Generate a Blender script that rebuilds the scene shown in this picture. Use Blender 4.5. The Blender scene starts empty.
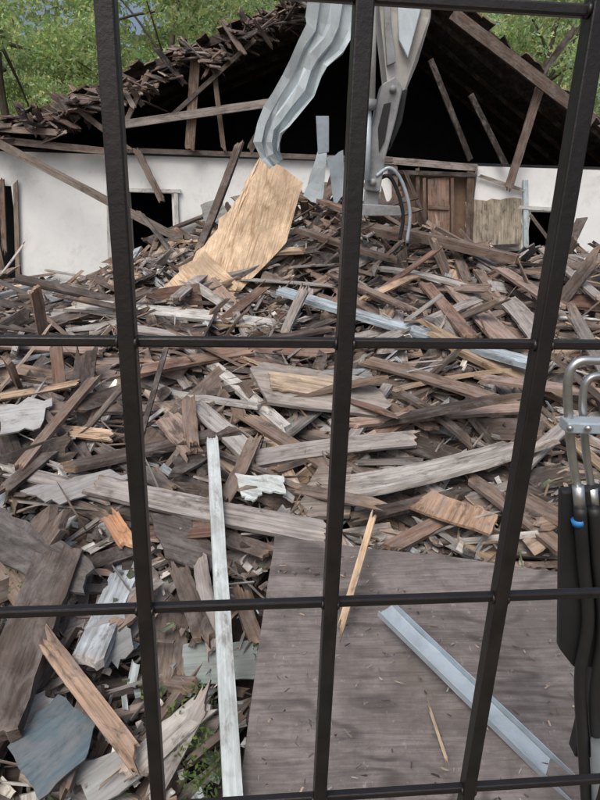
import bpy, math, random
import numpy as np
from mathutils import Vector, Matrix, noise
random.seed(11); rng=np.random.default_rng(11)
scene=bpy.context.scene
R=math.radians
# ---------------------------------------------------------------- camera
CAMZ=2.6
M=Matrix.Rotation(R(90-19.2),3,'X')@Matrix.Rotation(R(1.8),3,'Z')
C=Vector((0,0,CAMZ))
cd=bpy.data.cameras.new('camera'); cam=bpy.data.objects.new('camera',cd)
scene.collection.objects.link(cam); scene.camera=cam
cam.matrix_world=Matrix.Translation(C)@M.to_4x4()
cd.sensor_fit='VERTICAL'; cd.sensor_height=32; cd.lens=24; cd.clip_start=0.05; cd.clip_end=900
def ray(px,py):
    return M@Vector(((px-300)/600,(400-py)/600,-1))
def PY(px,py,Y):
    d=ray(px,py); return C+d*(Y/d.y)
def PZ(px,py,z):
    d=ray(px,py); return C+d*((z-CAMZ)/d.z)
def smooth(a,b,x):
    t=min(1,max(0,(x-a)/(b-a))); return t*t*(3-2*t)
PR_Y=[-1,1.2,2,3,4,5,6,7,8,9,9.7,11,12]
PR_Z=[-.06,-.06,.12,.48,.82,1.12,1.4,1.62,1.72,1.6,1.1,.5,-.06]
def H(x,y):
    h=float(np.interp(y,PR_Y,PR_Z))
    far=smooth(5,7.5,y)*(1-smooth(-3.4,-1.6,x))
    h=h*(1-far)+min(h,.95)*far
    h+=.5*math.exp(-((x-.5)**2+(y-8)**2)/1.6)
    if 1.2<y<11: h+=.2*noise.noise(Vector((x*.9,y*.9,3)))+.08*noise.noise(Vector((x*2.5,y*2.5,7)))
    e=1-smooth(6,8,abs(x))
    return -.06+(h+.06)*e
def PH(px,py,off=0.0):
    d=ray(px,py); t=.8/d.y
    for i in range(900):
        p=C+d*t
        if p.z<H(p.x,p.y)+off or p.y>9.9: return p
        t+=.012/d.y
    return p
# ---------------------------------------------------------------- materials
def newmat(name):
    m=bpy.data.materials.new(name); m.use_nodes=True
    nt=m.node_tree; return m,nt,nt.nodes['Principled BSDF']
def nd(nt,t,**k):
    n=nt.nodes.new(t)
    for a,b in k.items(): setattr(n,a,b)
    return n
def ramp(nt,fac,stops):
    r=nd(nt,'ShaderNodeValToRGB'); e=r.color_ramp.elements
    e[0].position,e[0].color=stops[0][0],(*stops[0][1],1)
    e[1].position,e[1].color=stops[-1][0],(*stops[-1][1],1)
    for p,c in stops[1:-1]:
        q=e.new(p); q.color=(*c,1)
    nt.links.new(fac,r.inputs[0]); return r.outputs[0]
def mul(nt,a,b,mode='MULTIPLY',f=1.0):
    m=nd(nt,'ShaderNodeMix',data_type='RGBA',blend_type=mode)
    if hasattr(f,'node'): nt.links.new(f,m.inputs[0])
    else: m.inputs[0].default_value=f
    for s,i in ((a,6),(b,7)):
        if hasattr(s,'node'): nt.links.new(s,m.inputs[i])
        else: m.inputs[i].default_value=(*s,1)
    return m.outputs[2]
def noise_n(nt,vec,scale,det=5,rough=.6,dist=0,mp=None):
    if mp:
        g=nd(nt,'ShaderNodeMapping'); g.inputs['Scale'].default_value=mp
        nt.links.new(vec,g.inputs[0]); vec=g.outputs[0]
    n=nd(nt,'ShaderNodeTexNoise'); n.inputs['Scale'].default_value=scale
    n.inputs['Detail'].default_value=det; n.inputs['Roughness'].default_value=rough; n.inputs['Distortion'].default_value=dist
    nt.links.new(vec,n.inputs['Vector']); return n.outputs[0]
def mask(nt,v,a,b,top):
    f=nd(nt,'ShaderNodeMapRange'); f.inputs[1].default_value=a; f.inputs[2].default_value=b; f.inputs[4].default_value=top
    nt.links.new(v,f.inputs[0]); return f.outputs[0]
def bump(nt,h,bs,s=.4,d=.01):
    b=nd(nt,'ShaderNodeBump'); b.inputs['Strength'].default_value=s; b.inputs['Distance'].default_value=d
    nt.links.new(h,b.inputs['Height']); nt.links.new(b.outputs[0],bs.inputs['Normal'])
def mat_wood(name,k=1.0,dust_haze=.55,stainc=(.05,.042,.038)):
    m,nt,bs=newmat(name)
    a=nd(nt,'ShaderNodeAttribute',attribute_name='bcol'); g=nd(nt,'ShaderNodeAttribute',attribute_name='gcoord')
    gv=g.outputs['Vector']
    gr=noise_n(nt,gv,1,4,.65,.4,(2.2,55,55))
    st=noise_n(nt,gv,3.5,3,.7,.3,(1,2.5,2.5))
    K=lambda v:1+(v-1)*k
    c1=ramp(nt,gr,[(.3,(K(.48),K(.46),K(.45))),(.5,(.97,.97,.97)),(.72,(K(1.32),K(1.3),K(1.3)))])
    c2=ramp(nt,st,[(.3,(K(.58),K(.56),K(.55))),(.5,(1,1,1)),(.75,(K(1.25),K(1.27),K(1.3)))])
    c=mul(nt,mul(nt,a.outputs['Color'],c1),c2)
    du=noise_n(nt,gv,5,4,.75,.5,(1,1.6,1.6)); c=mul(nt,c,(.235,.222,.218),'MIX',mask(nt,du,.46,.72,dust_haze))  # grey dust, also mixed in to give the wood a hazy look
    di=noise_n(nt,gv,7,4,.75,.3,(.7,1.6,1.6)); c=mul(nt,c,stainc,'MIX',mask(nt,di,.54,.68,.75))
    nt.links.new(c,bs.inputs['Base Color']); bs.inputs['Roughness'].default_value=.85
    bs.inputs['Specular IOR Level'].default_value=.25
    bump(nt,gr,bs,.55,.006); return m
def mat_ply(name,base,dark,light,freq=75,stain=.6,flk=.6,dirt=None,mp=(.8,2.6,1),show=(.4,.62,.85)):
    m,nt,bs=newmat(name)
    g=nd(nt,'ShaderNodeAttribute',attribute_name='gcoord'); gv=g.outputs['Vector']
    big=noise_n(nt,gv,1.0,3,.45,.5,mp)
    mm=nd(nt,'ShaderNodeMath',operation='MULTIPLY'); mm.inputs[1].default_value=freq; nt.links.new(big,mm.inputs[0])
    sn=nd(nt,'ShaderNodeMath',operation='SINE'); nt.links.new(mm.outputs[0],sn.inputs[0])
    ma=nd(nt,'ShaderNodeMapRange'); ma.inputs[1].default_value=-1; nt.links.new(sn.outputs[0],ma.inputs[0])
    fine=noise_n(nt,gv,1,6,.7,.2,(4,70,70))
    st=noise_n(nt,gv,2.2,7,.72,.4)
    c=ramp(nt,ma.outputs[0],[(0,dark),(.35,base),(1,base)])
    vis=noise_n(nt,gv,2.6,3,.6)
    c=mul(nt,c,base,'MIX',mask(nt,vis,*show))
    c=mul(nt,c,ramp(nt,fine,[(.3,(.62,.61,.61)),(.5,(1,1,1)),(.7,(1.32,1.32,1.32))]))
    c=mul(nt,c,ramp(nt,st,[(.3,(stain,)*3),(.5,(1,1,1)),(.7,(1.35,1.35,1.36))]))
    sp=noise_n(nt,gv,26,5,.75)
    c=mul(nt,c,light,'MIX',mask(nt,sp,.62,.68,flk))
    if dirt:
        d=noise_n(nt,gv,1.6,7,.7,.6); c=mul(nt,c,dirt,'MIX',mask(nt,d,.5,.66,.7))
        d2=noise_n(nt,gv,9,6,.8,.4); c=mul(nt,c,tuple(x*.8 for x in dirt),'MIX',mask(nt,d2,.52,.7,.6))
        sc=noise_n(nt,gv,1,2,.5,1.5,(60,5,1)); c=mul(nt,c,light,'MIX',mask(nt,sc,.73,.76,.5))
    nt.links.new(c,bs.inputs['Base Color']); bs.inputs['Roughness'].default_value=.78
    bump(nt,fine,bs,.5,.004); return m
def mat_gen(name,col,rough=.8,metal=0,var=.35,scale=4,bmp=.2,spec=.4,dirt=None,dlo=.52):
    m,nt,bs=newmat(name); tc=nd(nt,'ShaderNodeTexCoord')
    n=noise_n(nt,tc.outputs['Object'],scale,6,.7,.3)
    lo=tuple(c*(1-var) for c in col); hi=tuple(min(1,c*(1+var*.6)) for c in col)
    c=ramp(nt,n,[(.3,lo),(.5,col),(.72,hi)])
    if dirt:
        n2=noise_n(nt,tc.outputs['Object'],1.3,8,.78,.6)
        c=mul(nt,c,dirt,'MIX',mask(nt,n2,dlo,dlo+.2,.75))
    nt.links.new(c,bs.inputs['Base Color'])
    bs.inputs['Roughness'].default_value=rough; bs.inputs['Metallic'].default_value=metal; bs.inputs['Specular IOR Level'].default_value=spec
    if bmp: 
        n3=noise_n(nt,tc.outputs['Object'],scale*8,5,.7); bump(nt,n3,bs,bmp,.01)
    return m
WOOD=mat_wood('weathered_wood'); PAINTED=mat_wood('painted_wood',.5,.5,(.16,.148,.135))
PLY_D=mat_ply('weathered_plywood',(.148,.133,.130),(.066,.058,.056),(.32,.305,.295),66,.55,.5,(.088,.077,.070),(.7,2.0,1),(.40,.60,.9))
PLY_T=mat_ply('fresh_plywood',(.58,.445,.31),(.40,.265,.16),(.72,.62,.49),70,.72,.5,(.38,.29,.215),(.5,4.2,1),(.44,.62,.85))
WALL=mat_gen('white_plaster',(.74,.775,.79),.85,0,.08,3,.1,dirt=(.50,.485,.45),dlo=.53)
DARK=mat_gen('interior_shade',(.02,.023,.027),.95,0,.4,3,.2)  # near-black base puts the attic and room shade into the colour
DIRT=mat_gen('rubble_soil',(.05,.042,.037),.95,0,.6,9,1.0)
GROUND=mat_gen('ground_soil',(.10,.085,.05),.95,0,.5,2,.5)
BAR=mat_gen('black_painted_steel',(.011,.010,.011),.4,0,.5,14,.12,.5,dirt=(.032,.024,.022))  # black paint, with the shade of the unmodelled cab put into the colour
STEEL=mat_gen('galvanized_steel',(.36,.43,.49),.5,.25,.25,6,.1,dirt=(.24,.25,.26))
FLASH=mat_gen('painted_sheet_metal',(.50,.585,.64),.4,.2,.25,3,.1,dirt=(.32,.35,.36))
ARMP=mat_gen('dusty_arm_paint',(.52,.52,.50),.55,.1,.25,4,.15,dirt=(.24,.225,.21))
ARMG=mat_gen('dusty_grey_steel',(.25,.265,.28),.55,.15,.4,6,.2,dirt=(.10,.095,.09))
BLACK=mat_gen('black_rubber',(.016,.017,.019),.5,0,.3,10,.1)
CHROME=mat_gen('chrome_pipe',(.5,.52,.53),.3,.85,.2,8,0,dirt=(.2,.19,.18))
BLUE=mat_gen('blue_tape',(.03,.2,.5),.5,0,.1,8,0)
GREYP=mat_gen('grey_plastic',(.16,.18,.19),.5,0,.2,8,0)
# ---------------------------------------------------------------- mesh helpers
def link(o,par=None):
    scene.collection.objects.link(o)
    if par: o.parent=par
    return o
def empty(name):
    e=bpy.data.objects.new(name,None); scene.collection.objects.link(e); return e
def mesh_obj(name,V,F,mat,par=None,smooth_=False,attrs=None):
    me=bpy.data.meshes.new(name)
    V=np.asarray(V,dtype=np.float32).reshape(-1,3)
    if isinstance(F,np.ndarray):
        n=len(F); k=F.shape[1]
        me.vertices.add(len(V)); me.vertices.foreach_set('co',V.ravel())
        me.loops.add(n*k); me.loops.foreach_set('vertex_index',F.astype(np.int32).ravel())
        me.polygons.add(n); me.polygons.foreach_set('loop_start',np.arange(0,n*k,k,dtype=np.int32))
        me.polygons.foreach_set('loop_total',np.full(n,k,dtype=np.int32))
        me.update(calc_edges=True)
    else:
        me.from_pydata([tuple(v) for v in V],[],F); me.update()
    if attrs:
        for an,(t,d) in attrs.items():
            at=me.attributes.new(an,t,'POINT'); d=np.asarray(d,dtype=np.float32)
            at.data.foreach_set('color' if t=='FLOAT_COLOR' else 'vector',d.ravel())
    me.polygons.foreach_set('use_smooth',[smooth_]*len(me.polygons))
    me.materials.append(mat); me.validate()
    return link(bpy.data.objects.new(name,me),par)
FRESH=np.array([.42,.30,.20])
def boards(name,cen,ax,nm,L,W,T,col,jag,bow=None,tw=None,nr=6,nc=4,mat=None,par=None,freshf=.4):
    cen=np.asarray(cen,float).reshape(-1,3); B=len(cen)
    ax=np.asarray(ax,float).reshape(-1,3); nm=np.asarray(nm,float).reshape(-1,3)
    ax=ax/np.linalg.norm(ax,axis=1,keepdims=True)
    wy=np.cross(nm,ax); wy/=np.linalg.norm(wy,axis=1,keepdims=True); nz=np.cross(ax,wy)
    f=lambda a:np.broadcast_to(np.asarray(a,float).reshape(-1),(B,)).copy()
    L,W,T,jag=f(L),f(W),f(T),f(jag)
    bow=f(0 if bow is None else bow); tw=f(0 if tw is None else tw)
    col=np.broadcast_to(np.asarray(col,float).reshape(-1,3),(B,3))
    s=np.linspace(-.5,.5,nr)
    u=np.broadcast_to((L[:,None]*s[None,:])[:,:,None,None],(B,nr,nc,2)).copy()
    cw=rng.uniform(.35,1.6,(B,nc-1)); cc=np.concatenate([np.zeros((B,1)),np.cumsum(cw,1)],1); cc=cc/cc[:,-1:]-.5
    v=np.broadcast_to((W[:,None]*cc)[:,None,:,None],(B,nr,nc,2)).copy()
    w=np.zeros((B,nr,nc,2)); w[...,1]=T[:,None,None]
    J=jag[:,None]
    def brk():
        sl=rng.uniform(-1,1,(B,1)); 
        return J*(2.4*sl*cc+rng.uniform(-.35,.35,(B,nc))+1.8*rng.uniform(0,1,(B,nc))**5)
    b0=brk(); b1=brk()
    u[:,1]=(-L/2)[:,None,None]+(J*1.6)[:,:,None]; u[:,-2]=(L/2)[:,None,None]-(J*1.6)[:,:,None]
    u[:,0]-=b0[:,:,None]; u[:,-1]+=b1[:,:,None]
    u[:,0,:,1]+=rng.uniform(0,.5,(B,nc))*J; u[:,-1,:,1]-=rng.uniform(0,.5,(B,nc))*J
    v+=rng.normal(0,1,v.shape)*(W*.015)[:,None,None,None]
    g=np.stack([u,v,w],-1)+rng.uniform(-40,40,(B,1,1,1,3))
    t=2*u/L[:,None,None,None]
    w2=w+bow[:,None,None,None]*(1-t*t)
    a=tw[:,None,None,None]*t; v2=v*np.cos(a)-w2*np.sin(a); w3=v*np.sin(a)+w2*np.cos(a)
    P=cen[:,None,None,None,:]+u[...,None]*ax[:,None,None,None,:]+v2[...,None]*wy[:,None,None,None,:]+w3[...,None]*nz[:,None,None,None,:]
    colv=np.broadcast_to(col[:,None,None,None,:],(B,nr,nc,2,3)).copy()
    fr=freshf*(jag>0.012)
    for r in (0,-1):
        k=(fr*rng.uniform(0,1,B))[:,None,None,None]
        colv[:,r]=colv[:,r]*(1-k)+FRESH*k
    colv*=rng.uniform(.9,1.1,(B,nr,nc,1,1))
    rgba=np.concatenate([colv,np.ones(colv.shape[:-1]+(1,))],-1)
    I=lambda r,cc_,k:(r*nc+cc_)*2+k
    F=[]
    for r in range(nr-1):
        for c_ in range(nc-1):
            F.append((I(r,c_,1),I(r+1,c_,1),I(r+1,c_+1,1),I(r,c_+1,1)))
            F.append((I(r,c_,0),I(r,c_+1,0),I(r+1,c_+1,0),I(r+1,c_,0)))
        F.append((I(r,0,0),I(r+1,0,0),I(r+1,0,1),I(r,0,1)))
        F.append((I(r,nc-1,1),I(r+1,nc-1,1),I(r+1,nc-1,0),I(r,nc-1,0)))
    for c_ in range(nc-1):
        F.append((I(0,c_,0),I(0,c_,1),I(0,c_+1,1),I(0,c_+1,0)))
        F.append((I(nr-1,c_,1),I(nr-1,c_,0),I(nr-1,c_+1,0),I(nr-1,c_+1,1)))
    F=np.array(F); nvb=nr*nc*2
    FF=(F[None]+np.arange(B)[:,None,None]*nvb).reshape(-1,4)
    return mesh_obj(name,P,FF,mat or WOOD,par,False,{'bcol':('FLOAT_COLOR',rgba),'gcoord':('FLOAT_VECTOR',g)})
def one(name,a,b,W,T,col,jag=.03,nm=(0,-.25,1),bow=0,tw=0,mat=None,par=None,fresh=.4):
    a=np.array(a);b=np.array(b)
    return boards(name,(a+b)/2,b-a,nm,np.linalg.norm(b-a),W,T,col,jag,bow,tw,12,9,mat,par,fresh)
def sheet(name,pts,T,mat,col=(.3,.3,.3),jag=.02,sub=8,par=None,warp=.02):
    P=[Vector(p) for p in pts]; cen=sum(P,Vector())/len(P)
    n=Vector()
    for i in range(len(P)): n+=(P[i]-cen).cross(P[(i+1)%len(P)]-cen)
    n.normalize()
    if n.z<0: n=-n; P=P[::-1]
    ux=(P[1]-P[0]); ux=(ux-n*ux.dot(n)).normalized(); uy=n.cross(ux)
    ring=[]
    for i in range(len(P)):
        a=P[i];b=P[(i+1)%len(P)]; ph=random.uniform(0,50)
        for k in range(sub):
            p=a.lerp(b,k/sub)-cen
            q=(p.dot(ux),p.dot(uy))
            if k:
                e=jag*(1.3*noise.noise(Vector((k*.8+ph,0,0)))+random.uniform(-.5,.5))
                q=(q[0]*(1+e)+random.uniform(-.3,.3)*jag,q[1]*(1+e)+e*.5)
            ring.append(q)
    V=[];G=[];K=[1,.8,.55,.3]
    off=random.uniform(-20,20)
    for lay in (1,0):
        for k in K:
            for q in ring:
                x,y=q[0]*k,q[1]*k
                wz=warp*noise.noise(Vector((x*1.5+off,y*1.5,1)))+(T/2 if lay else -T/2)
                V.append(cen+ux*x+uy*y+n*wz); G.append((x+off,y+off,wz))
        wz=.0+(T/2 if lay else -T/2)
        V.append(cen+n*wz+n*warp*noise.noise(Vector((off,0,1)))); G.append((off,off,wz))
    N=len(ring); S=len(K)*N+1; F=[]
    for lay in (0,1):
        o=lay*S
        for r in range(len(K)-1):
            for i in range(N):
                j=(i+1)%N
                f=(o+r*N+i,o+r*N+j,o+(r+1)*N+j,o+(r+1)*N+i); F.append(f if lay==0 else f[::-1])
        for i in range(N):
            j=(i+1)%N; f=(o+3*N+i,o+3*N+j,o+4*N); F.append(f if lay==0 else f[::-1])
    for i in range(N):
        j=(i+1)%N; F.append((i,S+i,S+j,j))
    rgba=np.tile(np.array([*col,1.]),(len(V),1))
    return mesh_obj(name,V,F,mat,par,False,{'bcol':('FLOAT_COLOR',rgba),'gcoord':('FLOAT_VECTOR',G)})
def catmull(P,n=8):
    P=[Vector(p) for p in P]; Q=[P[0]*2-P[1]]+P+[P[-1]*2-P[-2]]; out=[]
    for i in range(1,len(Q)-2):
        for k in range(n):
            t=k/n; a,b,c,d=Q[i-1:i+3]
            out.append(.5*((2*b)+(c-a)*t+(2*a-5*b+4*c-d)*t*t+(3*b-a-3*c+d)*t**3))
    out.append(P[-1]); return out
def tube(name,P,r,mat,par=None,n=10,sm=8):
    pts=catmull(P,sm) if sm>1 else [Vector(p) for p in P]
    m=len(pts); rr=[r]*m if not isinstance(r,(list,tuple)) else list(np.interp(np.linspace(0,1,m),np.linspace(0,1,len(r)),r))
    V=[];F=[]; ref=Vector((.13,.3,.94)).normalized()
    for i,p in enumerate(pts):
        t=(pts[min(i+1,m-1)]-pts[max(i-1,0)]).normalized()
        x=t.cross(ref); 
        if x.length<.05: x=t.cross(Vector((1,0,0)))
        x.normalize(); y=t.cross(x)
        for k in range(n):
            a=2*math.pi*k/n; V.append(p+(x*math.cos(a)+y*math.sin(a))*rr[i])
    for i in range(m-1):
        for k in range(n):
            j=(k+1)%n; F.append((i*n+k,i*n+j,(i+1)*n+j,(i+1)*n+k))
    F.append(tuple(range(n))[::-1]); F.append(tuple((m-1)*n+k for k in range(n)))
    return mesh_obj(name,V,F,mat,par,True)
def box(name,c,s,mat,par=None,rot=None,bev=.004):
    import bmesh
    me=bpy.data.meshes.new(name); bm=bmesh.new(); bmesh.ops.create_cube(bm,size=1)
    for v in bm.verts: v.co=Vector((v.co.x*s[0],v.co.y*s[1],v.co.z*s[2]))
    if bev: bmesh.ops.bevel(bm,geom=bm.edges[:],offset=bev,segments=2,affect='EDGES',profile=.5)
    bm.to_mesh(me); bm.free(); me.materials.append(mat)
    o=bpy.data.objects.new(name,me); 
    if rot is not None: o.matrix_world=Matrix.Translation(c)@rot.to_4x4()
    else: o.location=c
    return link(o,par)
def prism(name,pts,depth,mat,par=None,bev=.006):
    import bmesh
    bm=bmesh.new(); vs=[bm.verts.new(p) for p in pts]; f=bm.faces.new(vs)
    r=bmesh.ops.extrude_face_region(bm,geom=[f]); 
    for v in r['geom']:
        if isinstance(v,bmesh.types.BMVert): v.co+=Vector(depth)
    bmesh.ops.recalc_face_normals(bm,faces=bm.faces)
    if bev: bmesh.ops.bevel(bm,geom=bm.edges[:],offset=bev,segments=2,affect='EDGES',profile=.5)
    me=bpy.data.meshes.new(name); bm.to_mesh(me); bm.free(); me.materials.append(mat)
    return link(bpy.data.objects.new(name,me),par)
# ---------------------------------------------------------------- ground, mound
V=[(-300,-300,0),(300,-300,0),(300,300,0),(-300,300,0)]
mesh_obj('ground',V,[(0,1,2,3)],GROUND)
nx,ny=150,150; V=[];F=[]
for j in range(ny):
    for i in range(nx):
        x=-8+16*i/(nx-1); y=.9+11.3*j/(ny-1)
        V.append((x,y,H(x,y)-.09+.05*noise.noise(Vector((x*6,y*6,0)))))
for j in range(ny-1):
    for i in range(nx-1):
        a=j*nx+i; F.append((a,a+1,a+nx+1,a+nx))
mesh_obj('rubble_mound',V,F,DIRT,None,True)
# ---------------------------------------------------------------- foreground plywood panel
ply=[PZ(275,540,.74),PZ(428,556,.74),PZ(562,573,.74),PZ(640,690,.58),PZ(640,830,.38),PZ(232,830,.38)]
plyp=[(p.x,p.y) for p in ply]
def inpoly(x,y,pl):
    r=False;n=len(pl)
    for i in range(n):
        x1,y1=pl[i];x2,y2=pl[i-1]
        if (y1>y)!=(y2>y) and x<(x2-x1)*(y-y1)/(y2-y1)+x1: r=not r
    return r
sheet('plywood_panel',ply,.018,PLY_D,jag=.004,sub=10,warp=.03)
# ---------------------------------------------------------------- random debris
PAL=[((.165,.13,.11),24),((.085,.07,.062),24),((.20,.15,.122),14),((.25,.235,.225),24),((.29,.235,.19),7),((.16,.10,.078),6),
     ((.35,.345,.335),11),((.42,.32,.225),4),((.31,.35,.38),4),((.56,.56,.54),2.5),((.042,.037,.035),17)]
pc=np.array([p[0] for p in PAL]); pw=np.array([p[1] for p in PAL],float); pw/=pw.sum()
pnl=pw.copy(); pnl[[2,4,5,7]]*=.4; pnl[[1,3,8,10]]*=1.8; pnl/=pnl.sum()
rs=np.random.RandomState(5)
def scatter(name,N,lmin,lmax,wch,tch,zlo,zhi,tilt,jagf,reg=None,cols=None,nc=4,yawsd=38,nr=6):
    rec=[]
    while len(rec)<N:
        y=random.uniform(1.3,9.7); x=random.uniform(-6,6)
        if abs(x)>.58*y+.9: continue
        if reg and not reg(x,y): continue
        L=lmin*(lmax/lmin)**random.random()
        if y<3: L*=.6
        yaw=random.gauss(0,yawsd) if random.random()<.68 else random.uniform(-90,90)
        yaw+=45*noise.noise(Vector((x*.6,y*.6,9)))
        a=R(yaw); dx,dy=math.cos(a),math.sin(a)
        if any(inpoly(x+dx*L*t,y+dy*L*t,plyp) for t in (-.55,-.25,0,.25,.55)): continue
        h1=H(x-dx*L*.4,y-dy*L*.4); h2=H(x+dx*L*.4,y+dy*L*.4)
        sl=(h2-h1)/(.8*L)
        til=math.tan(R(max(-60,min(60,random.gauss(0,tilt*(2.5 if random.random()<.14 else 1))))))+sl
        w=random.choice(wch); th=random.choice(tch)
        nm=Vector((random.gauss(0,.32),-.2+random.gauss(0,.35),1))
        if random.random()<.16: nm=Vector((random.gauss(0,.5),-1,.3))
        nl=x<-.2 and y<4
        if cols: c=np.array(random.choice(cols))
        else: c=pc[rs.choice(len(pc),p=pnl if nl else pw)]
        c=c*random.uniform(.6,1.35)
        rec.append((x,y,(h1+h2)/2+random.uniform(zlo,zhi),dx,dy,til,*nm,L,w*random.uniform(.8,1.15),th,*c))
    A=np.array(rec)
    jag=np.minimum(A[:,9]*.18,.09)*rng.choice([.04,.4,1,1],len(A))*jagf
    return boards(name,A[:,0:3],A[:,3:6],A[:,6:9],A[:,9],A[:,10],A[:,11],A[:,12:15],jag,rng.normal(0,.014,len(A))*A[:,9],rng.normal(0,.08,len(A)),nr,nc)
scatter('broken_lumber_pile',2600,.3,2.0,[.04,.05,.07,.09,.09,.12,.14,.17],[.014,.02,.038],-.1,.13,10,1,nc=5)
scatter('large_broken_boards',230,1.1,2.6,[.14,.16,.19,.24],[.02,.03,.045],-.03,.14,7,1.2,nc=7,yawsd=28,reg=lambda x,y:y>2.6)
scatter('wood_splinter_scatter',7000,.06,.5,[.006,.01,.016,.024,.04],[.005,.008,.014],-.02,.18,20,1.3,nr=4,nc=3)
scatter('wood_scrap_scatter',1200,.06,.26,[.05,.08,.12],[.006,.012],0,.17,22,1)
scatter('plaster_scrap_scatter',700,.03,.15,[.03,.05,.08],[.006,.01],.04,.19,22,1.3,cols=[(.58,.59,.58),(.42,.44,.45),(.28,.33,.36),(.6,.58,.53)])
scatter('near_litter',1500,.03,.18,[.008,.015,.03,.05],[.004,.008],.04,.17,22,1.2,reg=lambda x,y:y<3.6,cols=[(.3,.3,.3),(.12,.1,.09),(.22,.17,.13),(.06,.05,.05),(.3,.36,.38),(.45,.43,.4),(.08,.11,.06)])
# ---------------------------------------------------------------- individual broken planks
BR=(.175,.13,.105);DB=(.08,.064,.056);RB=(.21,.14,.108);GY=(.28,.265,.255);LG=(.36,.35,.33);TN=(.45,.335,.235);BG=(.36,.44,.50);PK=(.28,.215,.185)
def hb(name,x0,y0,x1,y1,W,col,o0=.18,o1=.18,T=.03,jag=.03,nm=(0,-.3,1),**k):
    return one(name,PH(x0,y0,o0),PH(x1,y1,o1),W,T,col,jag,nm,**k)
HB=[
 (280,293,530,366,.13,BG,.28,.3,.05,.01),(240,207,405,240,.16,BR,.45,.35,.09,.03),(395,236,515,264,.15,BR,.35,.3,.1,.03),
 (300,197,345,212,.1,RB,.4,.4,.04,.03),(212,262,300,252,.1,TN,.3,.3,.04,.05),(300,232,395,262,.09,BR,.3,.3,.05,.04),
 (255,460,415,440,.13,GY,.2,.22,.03,.03),(95,487,325,535,.15,GY,.24,.24,.035,.04),(70,470,235,432,.13,DB,.2,.22,.04,.03),
 (345,490,522,448,.24,LG,.22,.25,.035,.08),(5,492,70,440,.09,DB,.2,.2,.03,.03),(45,430,112,437,.10,TN,.2,.2,.02,.02),
 (0,398,78,384,.06,TN,.25,.25,.02,.02),(345,385,432,430,.1,BR,.2,.2,.03,.03),
 (350,425,525,410,.09,PK,.25,.25,.03,.05),(365,362,520,410,.12,BR,.2,.2,.03,.04),(450,282,508,345,.22,PK,.25,.2,.03,.03),
 (425,285,470,338,.13,RB,.25,.25,.03,.03),(505,300,540,340,.2,GY,.25,.2,.03,.03),(285,335,305,290,.09,GY,.15,.5,.03,.03),
 (36,290,44,335,.09,RB,.7,.2,.04,.02),(56,345,60,388,.09,RB,.5,.2,.04,.02),(165,420,192,455,.15,PK,.25,.2,.03,.05),
 (188,400,192,445,.1,BR,.35,.25,.03,.04),(225,500,255,440,.09,BR,.2,.3,.03,.03),(390,550,445,520,.09,RB,.2,.2,.03,.03),
 (355,520,440,500,.08,DB,.2,.2,.03,.03),(110,515,128,545,.10,(.38,.2,.11),.2,.18,.02,.04),(270,555,180,520,.1,DB,.18,.18,.03,.03),
 (150,505,215,560,.16,(.10,.085,.08),.16,.16,.02,.04),(60,560,-8,745,.22,DB,.3,.3,.08,.03),(45,640,135,758,.085,(.34,.245,.18),.36,.3,.025,.05),
 (0,560,50,640,.12,BR,.2,.2,.03,.03),(130,775,205,705,.12,LG,.22,.22,.015,.05),(205,700,150,800,.07,GY,.25,.22,.02,.04),
 (200,560,215,650,.08,GY,.25,.2,.02,.03),(180,570,205,640,.1,DB,.22,.2,.03,.03),(470,480,560,550,.1,BR,.2,.2,.03,.04),
 (520,470,575,420,.1,GY,.2,.2,.03,.03),(480,380,600,395,.11,PK,.25,.25,.03,.04),(330,345,440,320,.1,GY,.2,.25,.03,.04),
 (140,372,250,352,.12,RB,.2,.2,.03,.05),(0,345,100,352,.1,PK,.2,.2,.03,.03),(20,470,95,380,.08,BR,.2,.3,.03,.04),
 (150,240,225,210,.1,DB,.2,.2,.04,.04),(540,250,600,300,.1,GY,.3,.3,.03,.04),(500,270,560,310,.13,PK,.3,.3,.03,.04),
 (365,300,420,275,.08,TN,.3,.3,.02,.05),(410,310,330,275,.08,BR,.3,.3,.02,.05),(250,420,330,470,.1,BR,.18,.18,.03,.05),
 (100,450,170,490,.1,(.1,.09,.085),.18,.18,.02,.04),(0,470,110,500,.1,GY,.15,.18,.02,.04),
 (330,520,352,575,.05,PK,.2,.2,.02,.05),(520,500,560,520,.14,BR,.2,.2,.03,.06),(400,395,470,445,.07,DB,.25,.2,.03,.05),
 (200,250,240,145,.09,DB,.3,1.3,.04,.05),(175,300,235,250,.1,GY,.25,.3,.03,.04),(120,330,200,345,.09,GY,.2,.2,.03,.03),
 (95,690,60,790,.1,DB,.22,.2,.04,.03),(150,590,120,625,.09,BR,.24,.2,.03,.03),(240,590,258,645,.08,BR,.18,.18,.03,.03),
 (375,345,480,300,.1,GY,.25,.25,.03,.04),(380,270,470,290,.09,LG,.25,.25,.03,.04),(230,345,330,330,.1,DB,.22,.22,.03,.04),(390,470,445,500,.08,GY,.2,.2,.03,.05)]
for h in HB:
    x0,y0,x1,y1,W,col,o0,o1,T,jag=h
    nm=(random.gauss(0,.1),-.35+random.gauss(0,.15),1)
    hb('broken_plank',x0,y0,x1,y1,W,col,o0,o1,T,jag,nm,bow=random.gauss(0,.015),tw=random.gauss(0,.05))
hb('white_trim_board',212,440,233,805,.075,(.50,.56,.57),.32,.45,.02,.02,(.25,-.5,1),bow=.01,fresh=.1,mat=PAINTED)
sa=PZ(384,614,.72)+Vector((0,0,.02)); sb=PZ(580,806,.40)+Vector((0,0,.02))
stud=empty('steel_stud')
t=(sb-sa).normalized(); nrm=Vector((0,-.25,1)).normalized(); sd=nrm.cross(t).normalized()
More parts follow.
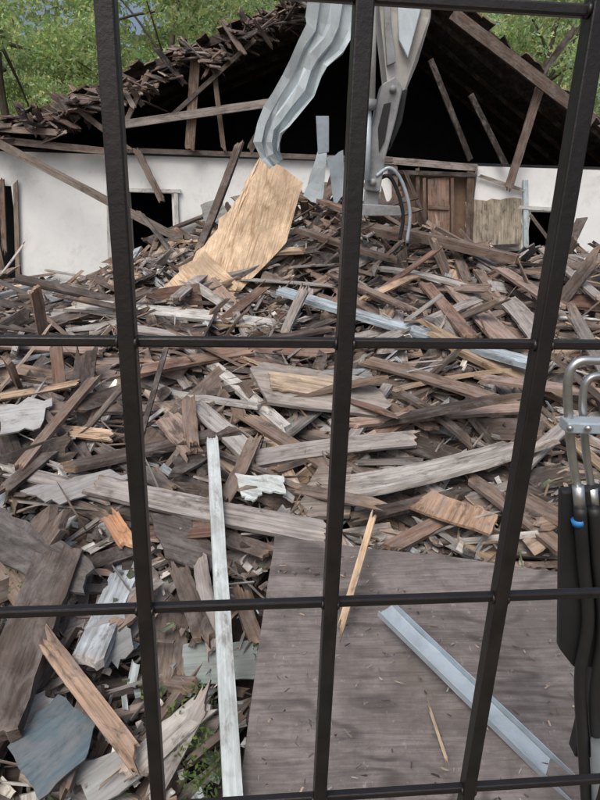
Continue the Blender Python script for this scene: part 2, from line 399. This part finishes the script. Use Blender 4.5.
one('web',sa,sb,.09,.003,(.5,.5,.5),.003,nrm,mat=STEEL,par=stud)
for s in (-1,1):
    o=sd*(s*.0465)+nrm*.018
    one('flange_%d'%s,sa+o,sb+o,.036,.003,(.5,.5,.5),.003,sd,mat=STEEL,par=stud)
one('wood_splinter',PZ(374,515,.95),PZ(343,622,.70),.035,.012,(.50,.37,.25),.06,(-.4,-.6,1))
one('wood_splinter',PZ(430,711,.55),PZ(447,762,.49),.012,.006,(.5,.4,.28),.02)
rec=[]
while len(rec)<240:
    px=random.uniform(250,600); py=545+260*random.random()**1.8; p=PZ(px,py,.74-.36*(py-540)/290)
    if inpoly(p.x,p.y,plyp): rec.append(p+Vector((0,0,.016)))
n=len(rec); an=rng.uniform(0,3.14,n)
boards('sawdust_crumbs',rec,np.stack([np.cos(an),np.sin(an),np.zeros(n)],1),[(0,-.2,1)]*n,rng.uniform(.006,.03,n),rng.uniform(.003,.008,n),.003,pc[rs.choice([2,3,4,6,7,1,1,0,10],n)],.004)
def sh(name,pp,off,T,mat,col,jag=.02,sub=5,warp=.02):
    return sheet(name,[PH(a,b,off) for a,b in pp],T,mat,col,jag*2,sub,None,warp)
tanply=[PY(303,183,7.0),PY(286,243,6.7),PY(240,292,6.35),PY(199,337,6.0),PY(139,306,6.05),PY(170,280,6.2),PY(204,246,6.5),PY(234,205,6.75),PY(262,153,7.0)]
tanply=tanply[2:]+tanply[:2]
sheet('broken_plywood_sheet',tanply,.018,PLY_T,jag=.05,sub=5,warp=.12)
sheet('broken_plywood_sheet',[PY(212,325,5.95),PY(175,340,5.9),PY(150,300,5.98),PY(205,250,6.3),PY(238,285,6.25)],.016,PLY_T,jag=.07,sub=5,warp=.1)
sh('broken_panel',[(250,372),(264,364),(368,378),(392,405),(376,420),(268,400)],.27,.03,WOOD,(.28,.26,.24),.01)
sh('broken_panel',[(268,372),(345,380),(352,397),(300,395),(272,388)],.31,.02,WOOD,(.40,.32,.24),.01)
sh('shingle_sheet',[(-20,500),(40,532),(92,562),(84,592),(45,590),(-20,548)],.3,.02,WOOD,(.085,.08,.078),.02)
sh('shingle_sheet',[(150,515),(190,520),(215,548),(210,572),(165,560)],.22,.015,WOOD,(.09,.08,.075),.02)
sh('painted_panel',[(8,748),(58,694),(96,722),(86,762),(38,800)],.28,.012,PAINTED,(.085,.12,.145),.01)
sh('plasterboard_scrap',[(234,474),(284,476),(286,492),(262,490),(255,503),(242,497)],.25,.012,PAINTED,(.52,.58,.58),.03)
sh('plasterboard_scrap',[(88,628),(124,612),(134,650),(108,668)],.22,.012,PAINTED,(.22,.24,.25),.05)
sh('painted_panel',[(183,645),(262,640),(256,680),(186,686)],.14,.012,PAINTED,(.25,.30,.295),.02)
sh('plasterboard_scrap',[(20,700),(45,690),(60,705),(25,735)],.2,.012,PAINTED,(.45,.47,.48),.03)
sh('plasterboard_scrap',[(75,765),(130,740),(150,770),(90,812)],.18,.012,PAINTED,(.28,.30,.305),.04)
sh('broken_panel',[(410,507),(432,492),(498,514),(490,537)],.27,.02,WOOD,(.34,.235,.165),.01)
sh('broken_panel',[(300,500),(318,470),(352,470),(350,515),(310,520)],.2,.03,WOOD,(.24,.21,.18),.02)
sh('plasterboard_scrap',[(0,405),(52,398),(40,428),(0,436)],.27,.012,PAINTED,(.38,.39,.40),.04)
sh('plasterboard_scrap',[(20,492),(110,470),(128,480),(60,505)],.24,.012,PAINTED,(.28,.28,.285),.03)
# ---------------------------------------------------------------- demolished house
house=empty('demolished_house'); YW=10.0
X=lambda px,py:PY(px,py,YW).x
Z=lambda px,py:PY(px,py,YW).z
zt=Z(60,153); zf=.4
def wallbox(n,x0,x1,z0,z1,mat=WALL,y=YW,t=.12):
    return box(n,Vector(((x0+x1)/2,y+t/2,(z0+z1)/2)),(x1-x0,t,z1-z0),mat,house,bev=0)
xa0,xa1,za=X(131,230),X(173,230),Z(150,193)
xc0,xc1=X(392,200),X(474,200)
xr0,xr1,zr1,zr0=X(527,240),X(560,240),Z(540,212),Z(540,275)
xh,zh1,zh0=X(17,235),Z(10,186),Z(10,292)
wallbox('wall_1',-6.5,xh,zh1,zt); wallbox('wall_2',-6.5,xh,zf,zh0)
wallbox('wall_3',xh,xa0,zf,zt); wallbox('wall_4',xa0,xa1,za,zt); wallbox('wall_5',xa1,xc0,zf,zt)
wallbox('wall_6',xc1,xr0,zf,zt); wallbox('wall_7',xr0,xr1,zr1,zt); wallbox('wall_8',xr0,xr1,zf,zr0); wallbox('wall_9',xr1,6.5,zf,zt)
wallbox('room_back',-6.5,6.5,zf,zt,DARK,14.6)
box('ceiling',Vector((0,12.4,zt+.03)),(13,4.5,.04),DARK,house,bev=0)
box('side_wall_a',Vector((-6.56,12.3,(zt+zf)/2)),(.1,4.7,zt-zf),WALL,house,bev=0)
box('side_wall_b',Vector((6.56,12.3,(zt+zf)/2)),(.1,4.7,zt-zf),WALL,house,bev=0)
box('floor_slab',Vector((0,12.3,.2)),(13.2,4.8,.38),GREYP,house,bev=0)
tr=lambda n,a,b,W,col,T=.03,jag=.004,**k: one(n,a,b,W,T,col,jag,(0,-1,0.01),par=house,**k)
def wp(px,py,dy=0): return PY(px,py,YW-.03-dy)
tr('corner_trim',wp(108,150),wp(112,330),.07,(.56,.58,.57),mat=PAINTED)
tr('door_trim_l',wp(128,190),wp(131,285),.06,(.55,.56,.55),mat=PAINTED); tr('door_trim_r',wp(176,190),wp(178,250),.06,(.55,.56,.55),mat=PAINTED); tr('door_head',wp(124,190),wp(181,191),.05,(.55,.56,.55),.04,mat=PAINTED)
box('door_backing',Vector(((xc0+xc1)/2,YW+.1,(zf+zt-.1)/2)),(xc1-xc0-.01,.06,zt-.1-zf),mat_gen('brown_board',(.17,.115,.085),.8,0,.35,5,.2),house,bev=0)
tr('door_jamb_l',wp(394,165),wp(396,262),.09,(.19,.135,.10),.05,.02); tr('door_jamb_r',wp(470,168),wp(468,262),.11,(.11,.08,.06),.06,.02)
tr('door_jamb_m',wp(417,168),wp(418,262),.06,(.10,.07,.055),.05,.02)
tr('door_head_c',wp(382,160),wp(476,168),.10,(.28,.25,.23),.07,.03); tr('door_plate',wp(388,172),wp(474,175),.06,(.04,.032,.03),.08)
tr('wood_door_leaf',wp(438,178,.0),wp(439,262,.0),.33,(.23,.155,.115),.03,.01)
tr('door_stile_l',wp(424,178,.04),wp(425,262,.04),.05,(.17,.115,.085),.02); tr('door_stile_r',wp(452,178,.04),wp(453,262,.04),.05,(.17,.115,.085),.02)
tr('door_rail',wp(428,207,.04),wp(449,208,.04),.06,(.16,.11,.08),.018)
tr('door_diag',wp(405,172,.12),wp(430,232,.12),.05,(.10,.08,.07),.03,.03)
tr('board_patch',wp(494,200,.02),wp(493,262,.02),.86,(.34,.305,.24),.02,.02)
tr('win_trim_l',wp(525,180),wp(526,275),.08,(.46,.55,.59),.03,mat=PAINTED); tr('win_head',wp(518,207),wp(566,210),.05,(.55,.57,.56),.04,.02,mat=PAINTED)
tr('win_diag',wp(530,215,.05),wp(556,250,.05),.05,(.13,.1,.08),.03,.03)
tr('wall_lath_a',wp(480,176,.02),wp(522,190,.02),.05,(.30,.27,.24),.02,.04); tr('wall_lath_b',wp(572,180,.02),wp(566,268,.02),.06,(.26,.22,.19),.02,.04)
# roof
A0=PY(0,125,YW);A1=PY(310,-5,YW);B0=PY(460,4,YW);B1=PY(590,118,YW)
sl=(A1.z-A0.z)/(A1.x-A0.x); sr=(B1.z-B0.z)/(B1.x-B0.x)
xp=(B0.z-A0.z-sr*B0.x+sl*A0.x)/(sl-sr); zp=A0.z+sl*(xp-A0.x)
for nm_,s_,x0,x1 in (('roof_left',sl,-7.2,xp),('roof_right',sr,xp,7.0)):
    cs=[];n=int(abs(x1-x0)/.16)
    Ls=[]
    for i in range(n):
        x=x0+(x1-x0)*(i+.5)/n; fr=YW-.25+abs(random.gauss(0,.28)); Ls.append(15.2-fr)
        cs.append((x,(15.2+fr)/2,zp+s_*(x-xp)+random.uniform(-.01,.01)))
    slw=abs(x1-x0)/n*math.sqrt(1+s_*s_)*1.02
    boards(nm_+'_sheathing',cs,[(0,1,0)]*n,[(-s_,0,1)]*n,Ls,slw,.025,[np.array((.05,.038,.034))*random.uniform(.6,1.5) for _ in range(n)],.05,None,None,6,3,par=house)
    m=(x0+x1)/2
    rot=Matrix.Rotation(-math.atan(s_),3,'Y')
    box(nm_+'_shingle_backing',Vector((m,12.9,zp+s_*(m-xp)+.06)),(abs(x1-x0)*math.sqrt(1+s_*s_),4.8,.04),DIRT,house,rot,0)  # shingle layer added as backing so no light leaks between the boards
    for j in range(5):
        yy=10.15+j*.9
        a=np.array((x0,yy,zp+s_*(x0-xp)-.09)); b=np.array((x1,yy,zp+s_*(x1-xp)-.09))
        one(nm_+'_rafter',a,b,.045,.12,(.05,.035,.028),.01,(-s_,0,1),par=house)
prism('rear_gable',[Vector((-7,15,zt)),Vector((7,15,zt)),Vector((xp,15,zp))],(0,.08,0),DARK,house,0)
n=300; c=[];a=[]
for i in range(n):
    px=random.uniform(-15,320); py=(128-px*.26 if px<100 else 102-(px-100)*.47)+14*noise.noise(Vector((px*.03,0,4)))
    p=PY(px,py+abs(random.gauss(0,8))*(1 if random.random()<.6 else -.25),YW-.3+random.uniform(-.15,.4)); c.append(p)
    a.append((random.gauss(.6,.6),random.gauss(0,.5),random.gauss(-.1,.3)))
boards('roof_edge_debris',c,a,[(random.gauss(0,.3),-.6,1) for _ in range(n)],rng.uniform(.1,.6,n),rng.uniform(.03,.14,n),.015,
   [np.array(random.choice([(.11,.08,.07),(.14,.095,.08),(.05,.042,.04),(.2,.18,.165),(.035,.03,.03),(.16,.125,.11)]))*random.uniform(.7,1.3) for _ in range(n)],rng.uniform(.02,.07,n),par=house)
tr('sagging_rafter_a',wp(60,95,.25),wp(130,150,.35),.08,(.09,.07,.06),.05,.05); tr('sagging_rafter_b',wp(150,72,.25),wp(118,140,.3),.07,(.12,.09,.075),.05,.05)
tr('sagging_rafter_c',wp(255,40,.2),wp(170,118,.25),.06,(.08,.065,.055),.04,.05)
tr('top_plate_l',wp(-20,138,.15),wp(112,152,.15),.10,(.20,.155,.135),.09,.03)
tr('top_plate_r',wp(118,150,.02),wp(392,160,.02),.07,(.16,.135,.12),.06,.02)
tr('eave_beam',wp(-10,128,.3),wp(60,133,.3),.09,(.24,.19,.16),.06,.05)
tr('tie_beam',wp(122,125,.3),wp(292,100,.3),.11,(.25,.225,.21),.06,.03)
tr('stud_a',wp(196,55,.2),wp(190,150,.2),.14,(.21,.155,.12),.05,.03); tr('stud_b',wp(214,68,.15),wp(224,150,.15),.07,(.15,.11,.085),.05,.03)
tr('brace_a',wp(300,60,.3),wp(250,150,.3),.11,(.09,.07,.06),.05,.03); tr('brace_b',wp(137,150,.2),wp(162,200,.2),.10,(.19,.155,.13),.04,.04)
tr('fallen_rafter',wp(-20,133,.5),wp(182,240,.9),.11,(.17,.145,.125),.06,.03)
tr('rafter_r',wp(452,14,.35),wp(592,122,.35),.16,(.11,.085,.07),.06)
tr('stud_r1',wp(540,86,.2),wp(508,188,.2),.12,(.15,.115,.095),.05,.03); tr('stud_r2',wp(470,95,.1),wp(505,165,.1),.08,(.025,.022,.02),.05)
tr('stud_r3',wp(430,60,.05),wp(470,160,.05),.08,(.03,.025,.022),.05)
tr('stud_r4',wp(575,28,.05),wp(540,75,.05),.09,(.05,.04,.035),.05,.05)
tr('hole_lath',wp(2,180,.03),wp(5,250,.03),.08,(.19,.125,.095),.03,.05); tr('hole_lath_b',wp(-4,240,.03),wp(8,300,.03),.12,(.16,.11,.085),.03,.05)
tr('hole_edge',wp(16,182,.0),wp(19,296,.0),.07,(.24,.19,.15),.03,.05)
n=220;c=[];a=[]
for i in range(n):
    px=random.uniform(180,395); py=random.uniform(180,262); c.append(PY(px,py,random.uniform(8.3,9.6)))
    th=random.gauss(0,.8); a.append((math.cos(th),random.gauss(0,.3),math.sin(th)))
keep=[i for i in range(n) if c[i].z<2.7-abs(c[i].x-.4)*.38]
boards('leaning_debris_pile',[c[i] for i in keep],[a[i] for i in keep],[(random.gauss(0,.4),-1,.6) for _ in keep],rng.uniform(.25,1.0,len(keep)),rng.uniform(.03,.13,len(keep)),.025,
   [pc[random.choice([0,1,2,3,5,0,1,10])]*random.uniform(.6,1.2) for _ in keep],rng.uniform(.01,.07,len(keep)),nc=5)
for pts,col in (([(303,196),(318,150),(327,150),(322,205)],FLASH),([(326,158),(343,150),(346,192),(334,205)],STEEL),([(170,245),(205,238),(208,268),(176,276)],None),([(200,205),(222,196),(228,218),(206,226)],None)):
    sheet('metal_scrap' if col else 'painted_panel',[PY(x,y,7.6 if col else 8.4) for x,y in pts],.01,col or PAINTED,(.36,.39,.38),.05,4,warp=.1)
# ---------------------------------------------------------------- bent metal gutter
def channel(name,cl,widths,Y,flange,mat,lean=0):
    V=[];F=[]
    m=len(cl)
    for i in range(m):
        a=PY(*cl[i],Y+lean*i/(m-1)); 
        t=(PY(*cl[min(i+1,m-1)],Y)-PY(*cl[max(i-1,0)],Y)).normalized(); s=t.cross(Vector((0,1,0))).normalized()
        w=widths[i]/2; j=.011
        prof=[(-w*.96,flange),(-w,0),(-w*.55,.0),(-w*.5,.03),(-w*.1,.03),(0,0.01),(w*.35,.0),(w*.42,.045),(w*.8,.05),(w,-.01),(w*.96,flange)]
        for (u,d) in prof: V.append(a+s*(u+random.uniform(-j,j))+Vector((0,d+random.uniform(-1.3*j,1.3*j),0)))
    k=11
    for i in range(m-1):
        for q_ in range(k-1): F.append((i*k+q_,i*k+q_+1,(i+1)*k+q_+1,(i+1)*k+q_))
    o=mesh_obj(name,V,F,mat); s=o.modifiers.new('s','SOLIDIFY'); s.thickness=.006; return o
channel('bent_metal_gutter',[(352,-60),(340,-20),(335,0),(330,24),(325,38),(312,54),(306,68),(299,86),(286,104),(277,116),(270,128),(267,142),(270,155),(276,164)],[.38,.38,.38,.38,.35,.28,.26,.29,.25,.25,.20,.21,.16,.12],5.2,.09,FLASH,.4)
# ---------------------------------------------------------------- excavator arm
arm=empty('excavator_arm'); YA=5.8
prism('stick_box',[PY(378,-90,YA-.2),PY(436,-90,YA-.2),PY(431,18,YA),PY(418,62,YA+.1),PY(403,98,YA+.1),PY(388,92,YA),PY(379,10,YA)],(0,.35,0),ARMP,arm,.015)
prism('side_plate',[PY(395,-60,YA-.04),PY(424,-60,YA-.04),PY(421,10,YA-.04),PY(408,58,YA-.04),PY(399,40,YA-.04)],(0,.05,0),FLASH,arm,.008)
prism('stiffener',[PY(380,-60,YA-.03),PY(389,-60,YA-.03),PY(391,20,YA-.03),PY(396,62,YA-.03),PY(387,66,YA-.03)],(0,.05,0),ARMG,arm,.006)
prism('link_plate',[PY(382,84,YA-.03),PY(395,76,YA-.03),PY(403,88,YA-.03),PY(396,120,YA-.03),PY(386,156,YA-.03),PY(380,192,YA-.03),PY(366,190,YA-.03),PY(371,130,YA-.03)],(0,.22,0),ARMG,arm,.012)
prism('link_cutout_plate',[PY(384,104,YA-.045),PY(391,102,YA-.045),PY(385,140,YA-.045),PY(379,152,YA-.045),PY(378,128,YA-.045)],(0,.012,0),BLACK,arm,.003)
prism('link_gusset',[PY(388,96,YA+.05),PY(408,88,YA+.05),PY(402,122,YA+.05),PY(390,150,YA+.05)],(0,.1,0),BLACK,arm,.006)
tube('cylinder_barrel',[PY(367,-80,YA-.12),PY(369,40,YA-.08),PY(368,105,YA-.08)],.06,ARMP,arm,14,1)
tube('cylinder_collar',[PY(368,100,YA-.08),PY(368,110,YA-.08)],.072,ARMG,arm,14,1)
tube('cylinder_rod',[PY(368,105,YA-.08),PY(367,180,YA-.08)],.032,FLASH,arm,12,1)
tube('pivot_pin',[PY(393,89,YA-.06),PY(393,89,YA+.25)],.03,ARMG,arm,16,1)
tube('pivot_pin_b',[PY(373,182,YA-.07),PY(373,182,YA+.25)],.03,ARMG,arm,16,1)
prism('tip_bracket',[PY(352,203,YA),PY(400,206,YA),PY(402,216,YA),PY(352,216,YA)],(0,.15,0),ARMG,arm,.008)
prism('tip_arm',[PY(366,184,YA+.05),PY(380,184,YA+.05),PY(378,206,YA+.05),PY(364,206,YA+.05)],(0,.1,0),ARMG,arm,.006)
tube('arm_hose',[PY(376,176,YA-.03),PY(390,168,YA-.03),PY(402,182,YA),PY(410,212,YA),PY(407,243,YA)],.016,STEEL,arm)
tube('arm_hose_c',[PY(374,182,YA+.06),PY(388,176,YA+.06),PY(397,190,YA+.06),PY(403,215,YA+.06),PY(400,240,YA+.06)],.018,BLACK,arm)
tube('arm_hose_b',[PY(353,-70,YA),PY(354,40,YA),PY(349,110,YA),PY(352,170,YA)],.022,BLACK,arm)
prism('arm_bracket',[PY(316,116,YA+.3),PY(329,116,YA+.3),PY(329,152,YA+.3),PY(318,154,YA+.3)],(0,.05,0),STEEL,arm,.004)
# ---------------------------------------------------------------- hydraulic hoses at right
hy=empty('hydraulic_hose_assembly'); YH=1.35
q=lambda x,y,d=0:PY(x,y,YH+d)
prism('hose_guard_plate',[q(562,492),q(640,485),q(640,668),q(574,668),q(560,650)],(0,.03,0),BLACK,hy,.006)
tube('steel_pipe_a',[q(640,352),q(604,360),q(578,362),q(568,380),q(569,420),q(572,455),q(578,490)],.0105,CHROME,hy,12)
tube('steel_pipe_b',[q(640,366,.03),q(610,374,.03),q(590,378,.03),q(583,395,.03),q(584,430,.03),q(587,460,.03),q(592,492,.03)],.0095,CHROME,hy,12)
box('pipe_clamp',q(584,425,-.01),(.10,.05,.028),STEEL,hy,None,.004)
for px in (570,588): tube('clamp_bolt',[q(px,428,-.05),q(px,428,-.01)],.008,CHROME,hy,6,1)
tube('hose_fitting_a',[q(578,486,-.012),q(580,512,-.012)],.016,CHROME,hy,6,1); tube('hose_fitting_b',[q(592,488,.01),q(594,512,.01)],.015,CHROME,hy,6,1)
tube('tape_band',[q(578,519,-.02),q(579,524,-.02)],.0172,BLUE,hy,12,1)
tube('rubber_hose_a',[q(580,508,-.02),q(583,560,-.02),q(588,620,-.02),q(580,680,-.02),q(584,760,-.02),q(590,860,-.02)],.016,BLACK,hy,12)
tube('rubber_hose_b',[q(594,508,-.02),q(598,560,-.02),q(603,630,-.02),q(594,700,-.02),q(600,780,-.02),q(608,870,-.02)],.016,BLACK,hy,12)
tube('rubber_hose_c',[q(612,480,.05),q(614,560,.05),q(616,640,.05),q(600,740,.05),q(600,880,.05)],.022,BLACK,hy,12)
box('hose_guard_post',q(606,655,.08),(.07,.05,.75),BLACK,hy,None,.005)
tube('grey_round_housing',[q(612,745,-.06),q(612,860,-.06)],.055,GREYP,hy,20,1)
# ---------------------------------------------------------------- window grille
gr=empty('window_grille'); D=.6; KY=.10
def GP(px,py):
    d=ray(px,py); return C+d*(D/(d.y-KY*d.x))
yaw=Matrix.Rotation(math.atan(KY),3,'Z')
bx=[GP(128.5,345),GP(344.5,345),GP(541,345)]
xs=[bx[0].x-(bx[1].x-bx[0].x)]+[b.x for b in bx]+[bx[2].x+.215]
zs=[GP(345,-4).z,GP(345,343).z,GP(337,602).z,GP(322,797).z]
for i,x in enumerate(xs):
    box('vertical_bar_%d'%i,Vector((x,D+KY*x,2.28)),(.0170,.020,1.6),BAR,gr,yaw,.0018)
for i,z in enumerate(zs+[zs[0]+.31]):
    xm=(xs[0]+xs[-1])/2
    box('horizontal_bar_%d'%i,Vector((xm,D+KY*xm+.001,z)),(1.02,.011,.0100),BAR,gr,yaw,.002)
    for x in xs:
        for s in (-1,1):
            tube('weld_bead',[Vector((x+s*.0083,D+KY*x-.004,z)),Vector((x+s*.011,D+KY*x-.004,z))],[.0072,.0053],BAR,gr,8,1)
# ---------------------------------------------------------------- foliage
def leafmat():
    m,nt,bs=newmat('leaf'); a=nd(nt,'ShaderNodeAttribute',attribute_name='bcol')
    nt.links.new(a.outputs['Color'],bs.inputs['Base Color']); bs.inputs['Roughness'].default_value=.55
    tl=nd(nt,'ShaderNodeBsdfTranslucent'); nt.links.new(mul(nt,a.outputs['Color'],(1.9,1.9,1.5)),tl.inputs['Color'])
    mx=nd(nt,'ShaderNodeMixShader'); mx.inputs[0].default_value=.55
    nt.links.new(bs.outputs[0],mx.inputs[1]); nt.links.new(tl.outputs[0],mx.inputs[2])
    nt.links.new(mx.outputs[0],nt.nodes['Material Output'].inputs[0]); return m
LEAF=leafmat(); BARK=mat_gen('bark',(.10,.085,.07),.9,0,.5,6,.8)
def leaves(name,cc,cr,npc,size,par,base=(.24,.32,.18)):  # default green is paled, putting haze into the leaf colour
    cc=np.asarray(cc);n=len(cc)*npc
    c=np.repeat(cc,npc,0); r=np.repeat(np.asarray(cr),npc)
    d=rng.normal(size=(n,3)); d/=np.linalg.norm(d,axis=1,keepdims=True)
    p=c+d*(r*rng.uniform(.2,1,n)**.6)[:,None]*np.array([1,1,.7])
    a=rng.normal(size=(n,3)); a/=np.linalg.norm(a,axis=1,keepdims=True)
    b=np.cross(a,rng.normal(size=(n,3))); b/=np.linalg.norm(b,axis=1,keepdims=True)
    s=size*rng.uniform(.6,1.3,n)[:,None]
    V=np.stack([p-a*s,p+b*s*.45,p+a*s,p-b*s*.45],1)
    F=np.arange(n*4).reshape(n,4)
    shade=np.repeat(rng.uniform(.65,1.35,len(cc)),npc)*rng.uniform(.75,1.3,n)
    col=np.array(base)[None]*shade[:,None]*np.stack([rng.uniform(.8,1.3,n),np.ones(n),rng.uniform(.7,1.2,n)],1)
    rgba=np.repeat(np.concatenate([col,np.ones((n,1))],1),4,0)
    return mesh_obj(name,V,F,LEAF,par,False,{'bcol':('FLOAT_COLOR',rgba)})
def tree(x,y,h,cr,zc,k,npc=170,size=.065):
    t=empty('broadleaf_tree')
    top=Vector((x+random.uniform(-.4,.4),y,h*.9))
    tube('trunk',[Vector((x,y,0)),Vector((x+.1,y,h*.3)),Vector((x-.15,y,h*.6)),top],[.2,.15,.09,.03],BARK,t)
    cc=[];r=[]
    for i in range(k):
        d=Vector((random.gauss(0,1),random.gauss(0,1),random.gauss(0,1))).normalized()*random.uniform(.35,1)**.5
        p=Vector((x+d.x*cr,y+d.y*cr*.8,zc+d.z*cr*.95)); cc.append(p); r.append(random.uniform(.35,.8))
        if i%10==0: 
            z0=random.uniform(.35,.8)*h
            tube('limb',[Vector((x,y,z0)),Vector((x,y,z0)).lerp(p,.5)+Vector((0,0,.15)),p],[.05,.028,.01],BARK,t,6,4)
    leaves('crown',cc,r,npc,size,t)
tree(-7.5,16.5,8,2.8,5.0,80,240); tree(-3.6,18,9,3.1,6.0,90,240); tree(.5,20,10,3.0,7.6,40); tree(6.2,17.5,9,2.6,5.9,70,200); tree(9.5,20,9,3,6,40); tree(-11,20,9,3.2,5,40)
cc=[];r=[]
for i in range(330):
    cc.append((random.uniform(-19,19),random.uniform(24,29),random.uniform(4,13))); r.append(random.uniform(.9,1.7))
leaves('distant_tree_mass',cc,r,110,.24,None,(.31,.385,.27))  # paler, greyer green paints distance haze into these leaves
cc=[PH(px,py,.2) for px,py in [(195,690),(205,705),(200,735),(212,770),(190,780),(207,790),(178,710),(12,570),(18,590),(262,650),(150,690),(196,720),(185,750),(204,760)]]
leaves('weeds',cc,[.06]*len(cc),45,.014,None,(.12,.19,.07))
# ---------------------------------------------------------------- light
w=bpy.data.worlds.new('World'); scene.world=w; w.use_nodes=True; nt=w.node_tree
sky=nt.nodes.new('ShaderNodeTexSky'); sky.sky_type='NISHITA'; sky.sun_disc=False
el,az=R(54),R(205)
sky.sun_elevation=el; sky.sun_rotation=az; sky.air_density=1; sky.dust_density=8; sky.ozone_density=1.5
nt.links.new(sky.outputs[0],nt.nodes['Background'].inputs[0]); nt.nodes['Background'].inputs[1].default_value=.15
sl_=bpy.data.lights.new('sun','SUN'); sl_.energy=1.15; sl_.angle=R(26); sl_.color=(1,.98,.95)
so=bpy.data.objects.new('sun',sl_); scene.collection.objects.link(so)
dirv=Vector((math.sin(az)*math.cos(el),math.cos(az)*math.cos(el),math.sin(el)))
so.rotation_euler=dirv.to_track_quat('Z','Y').to_euler()
scene.view_settings.view_transform='Standard'; scene.view_settings.look='None'; scene.view_settings.exposure=0
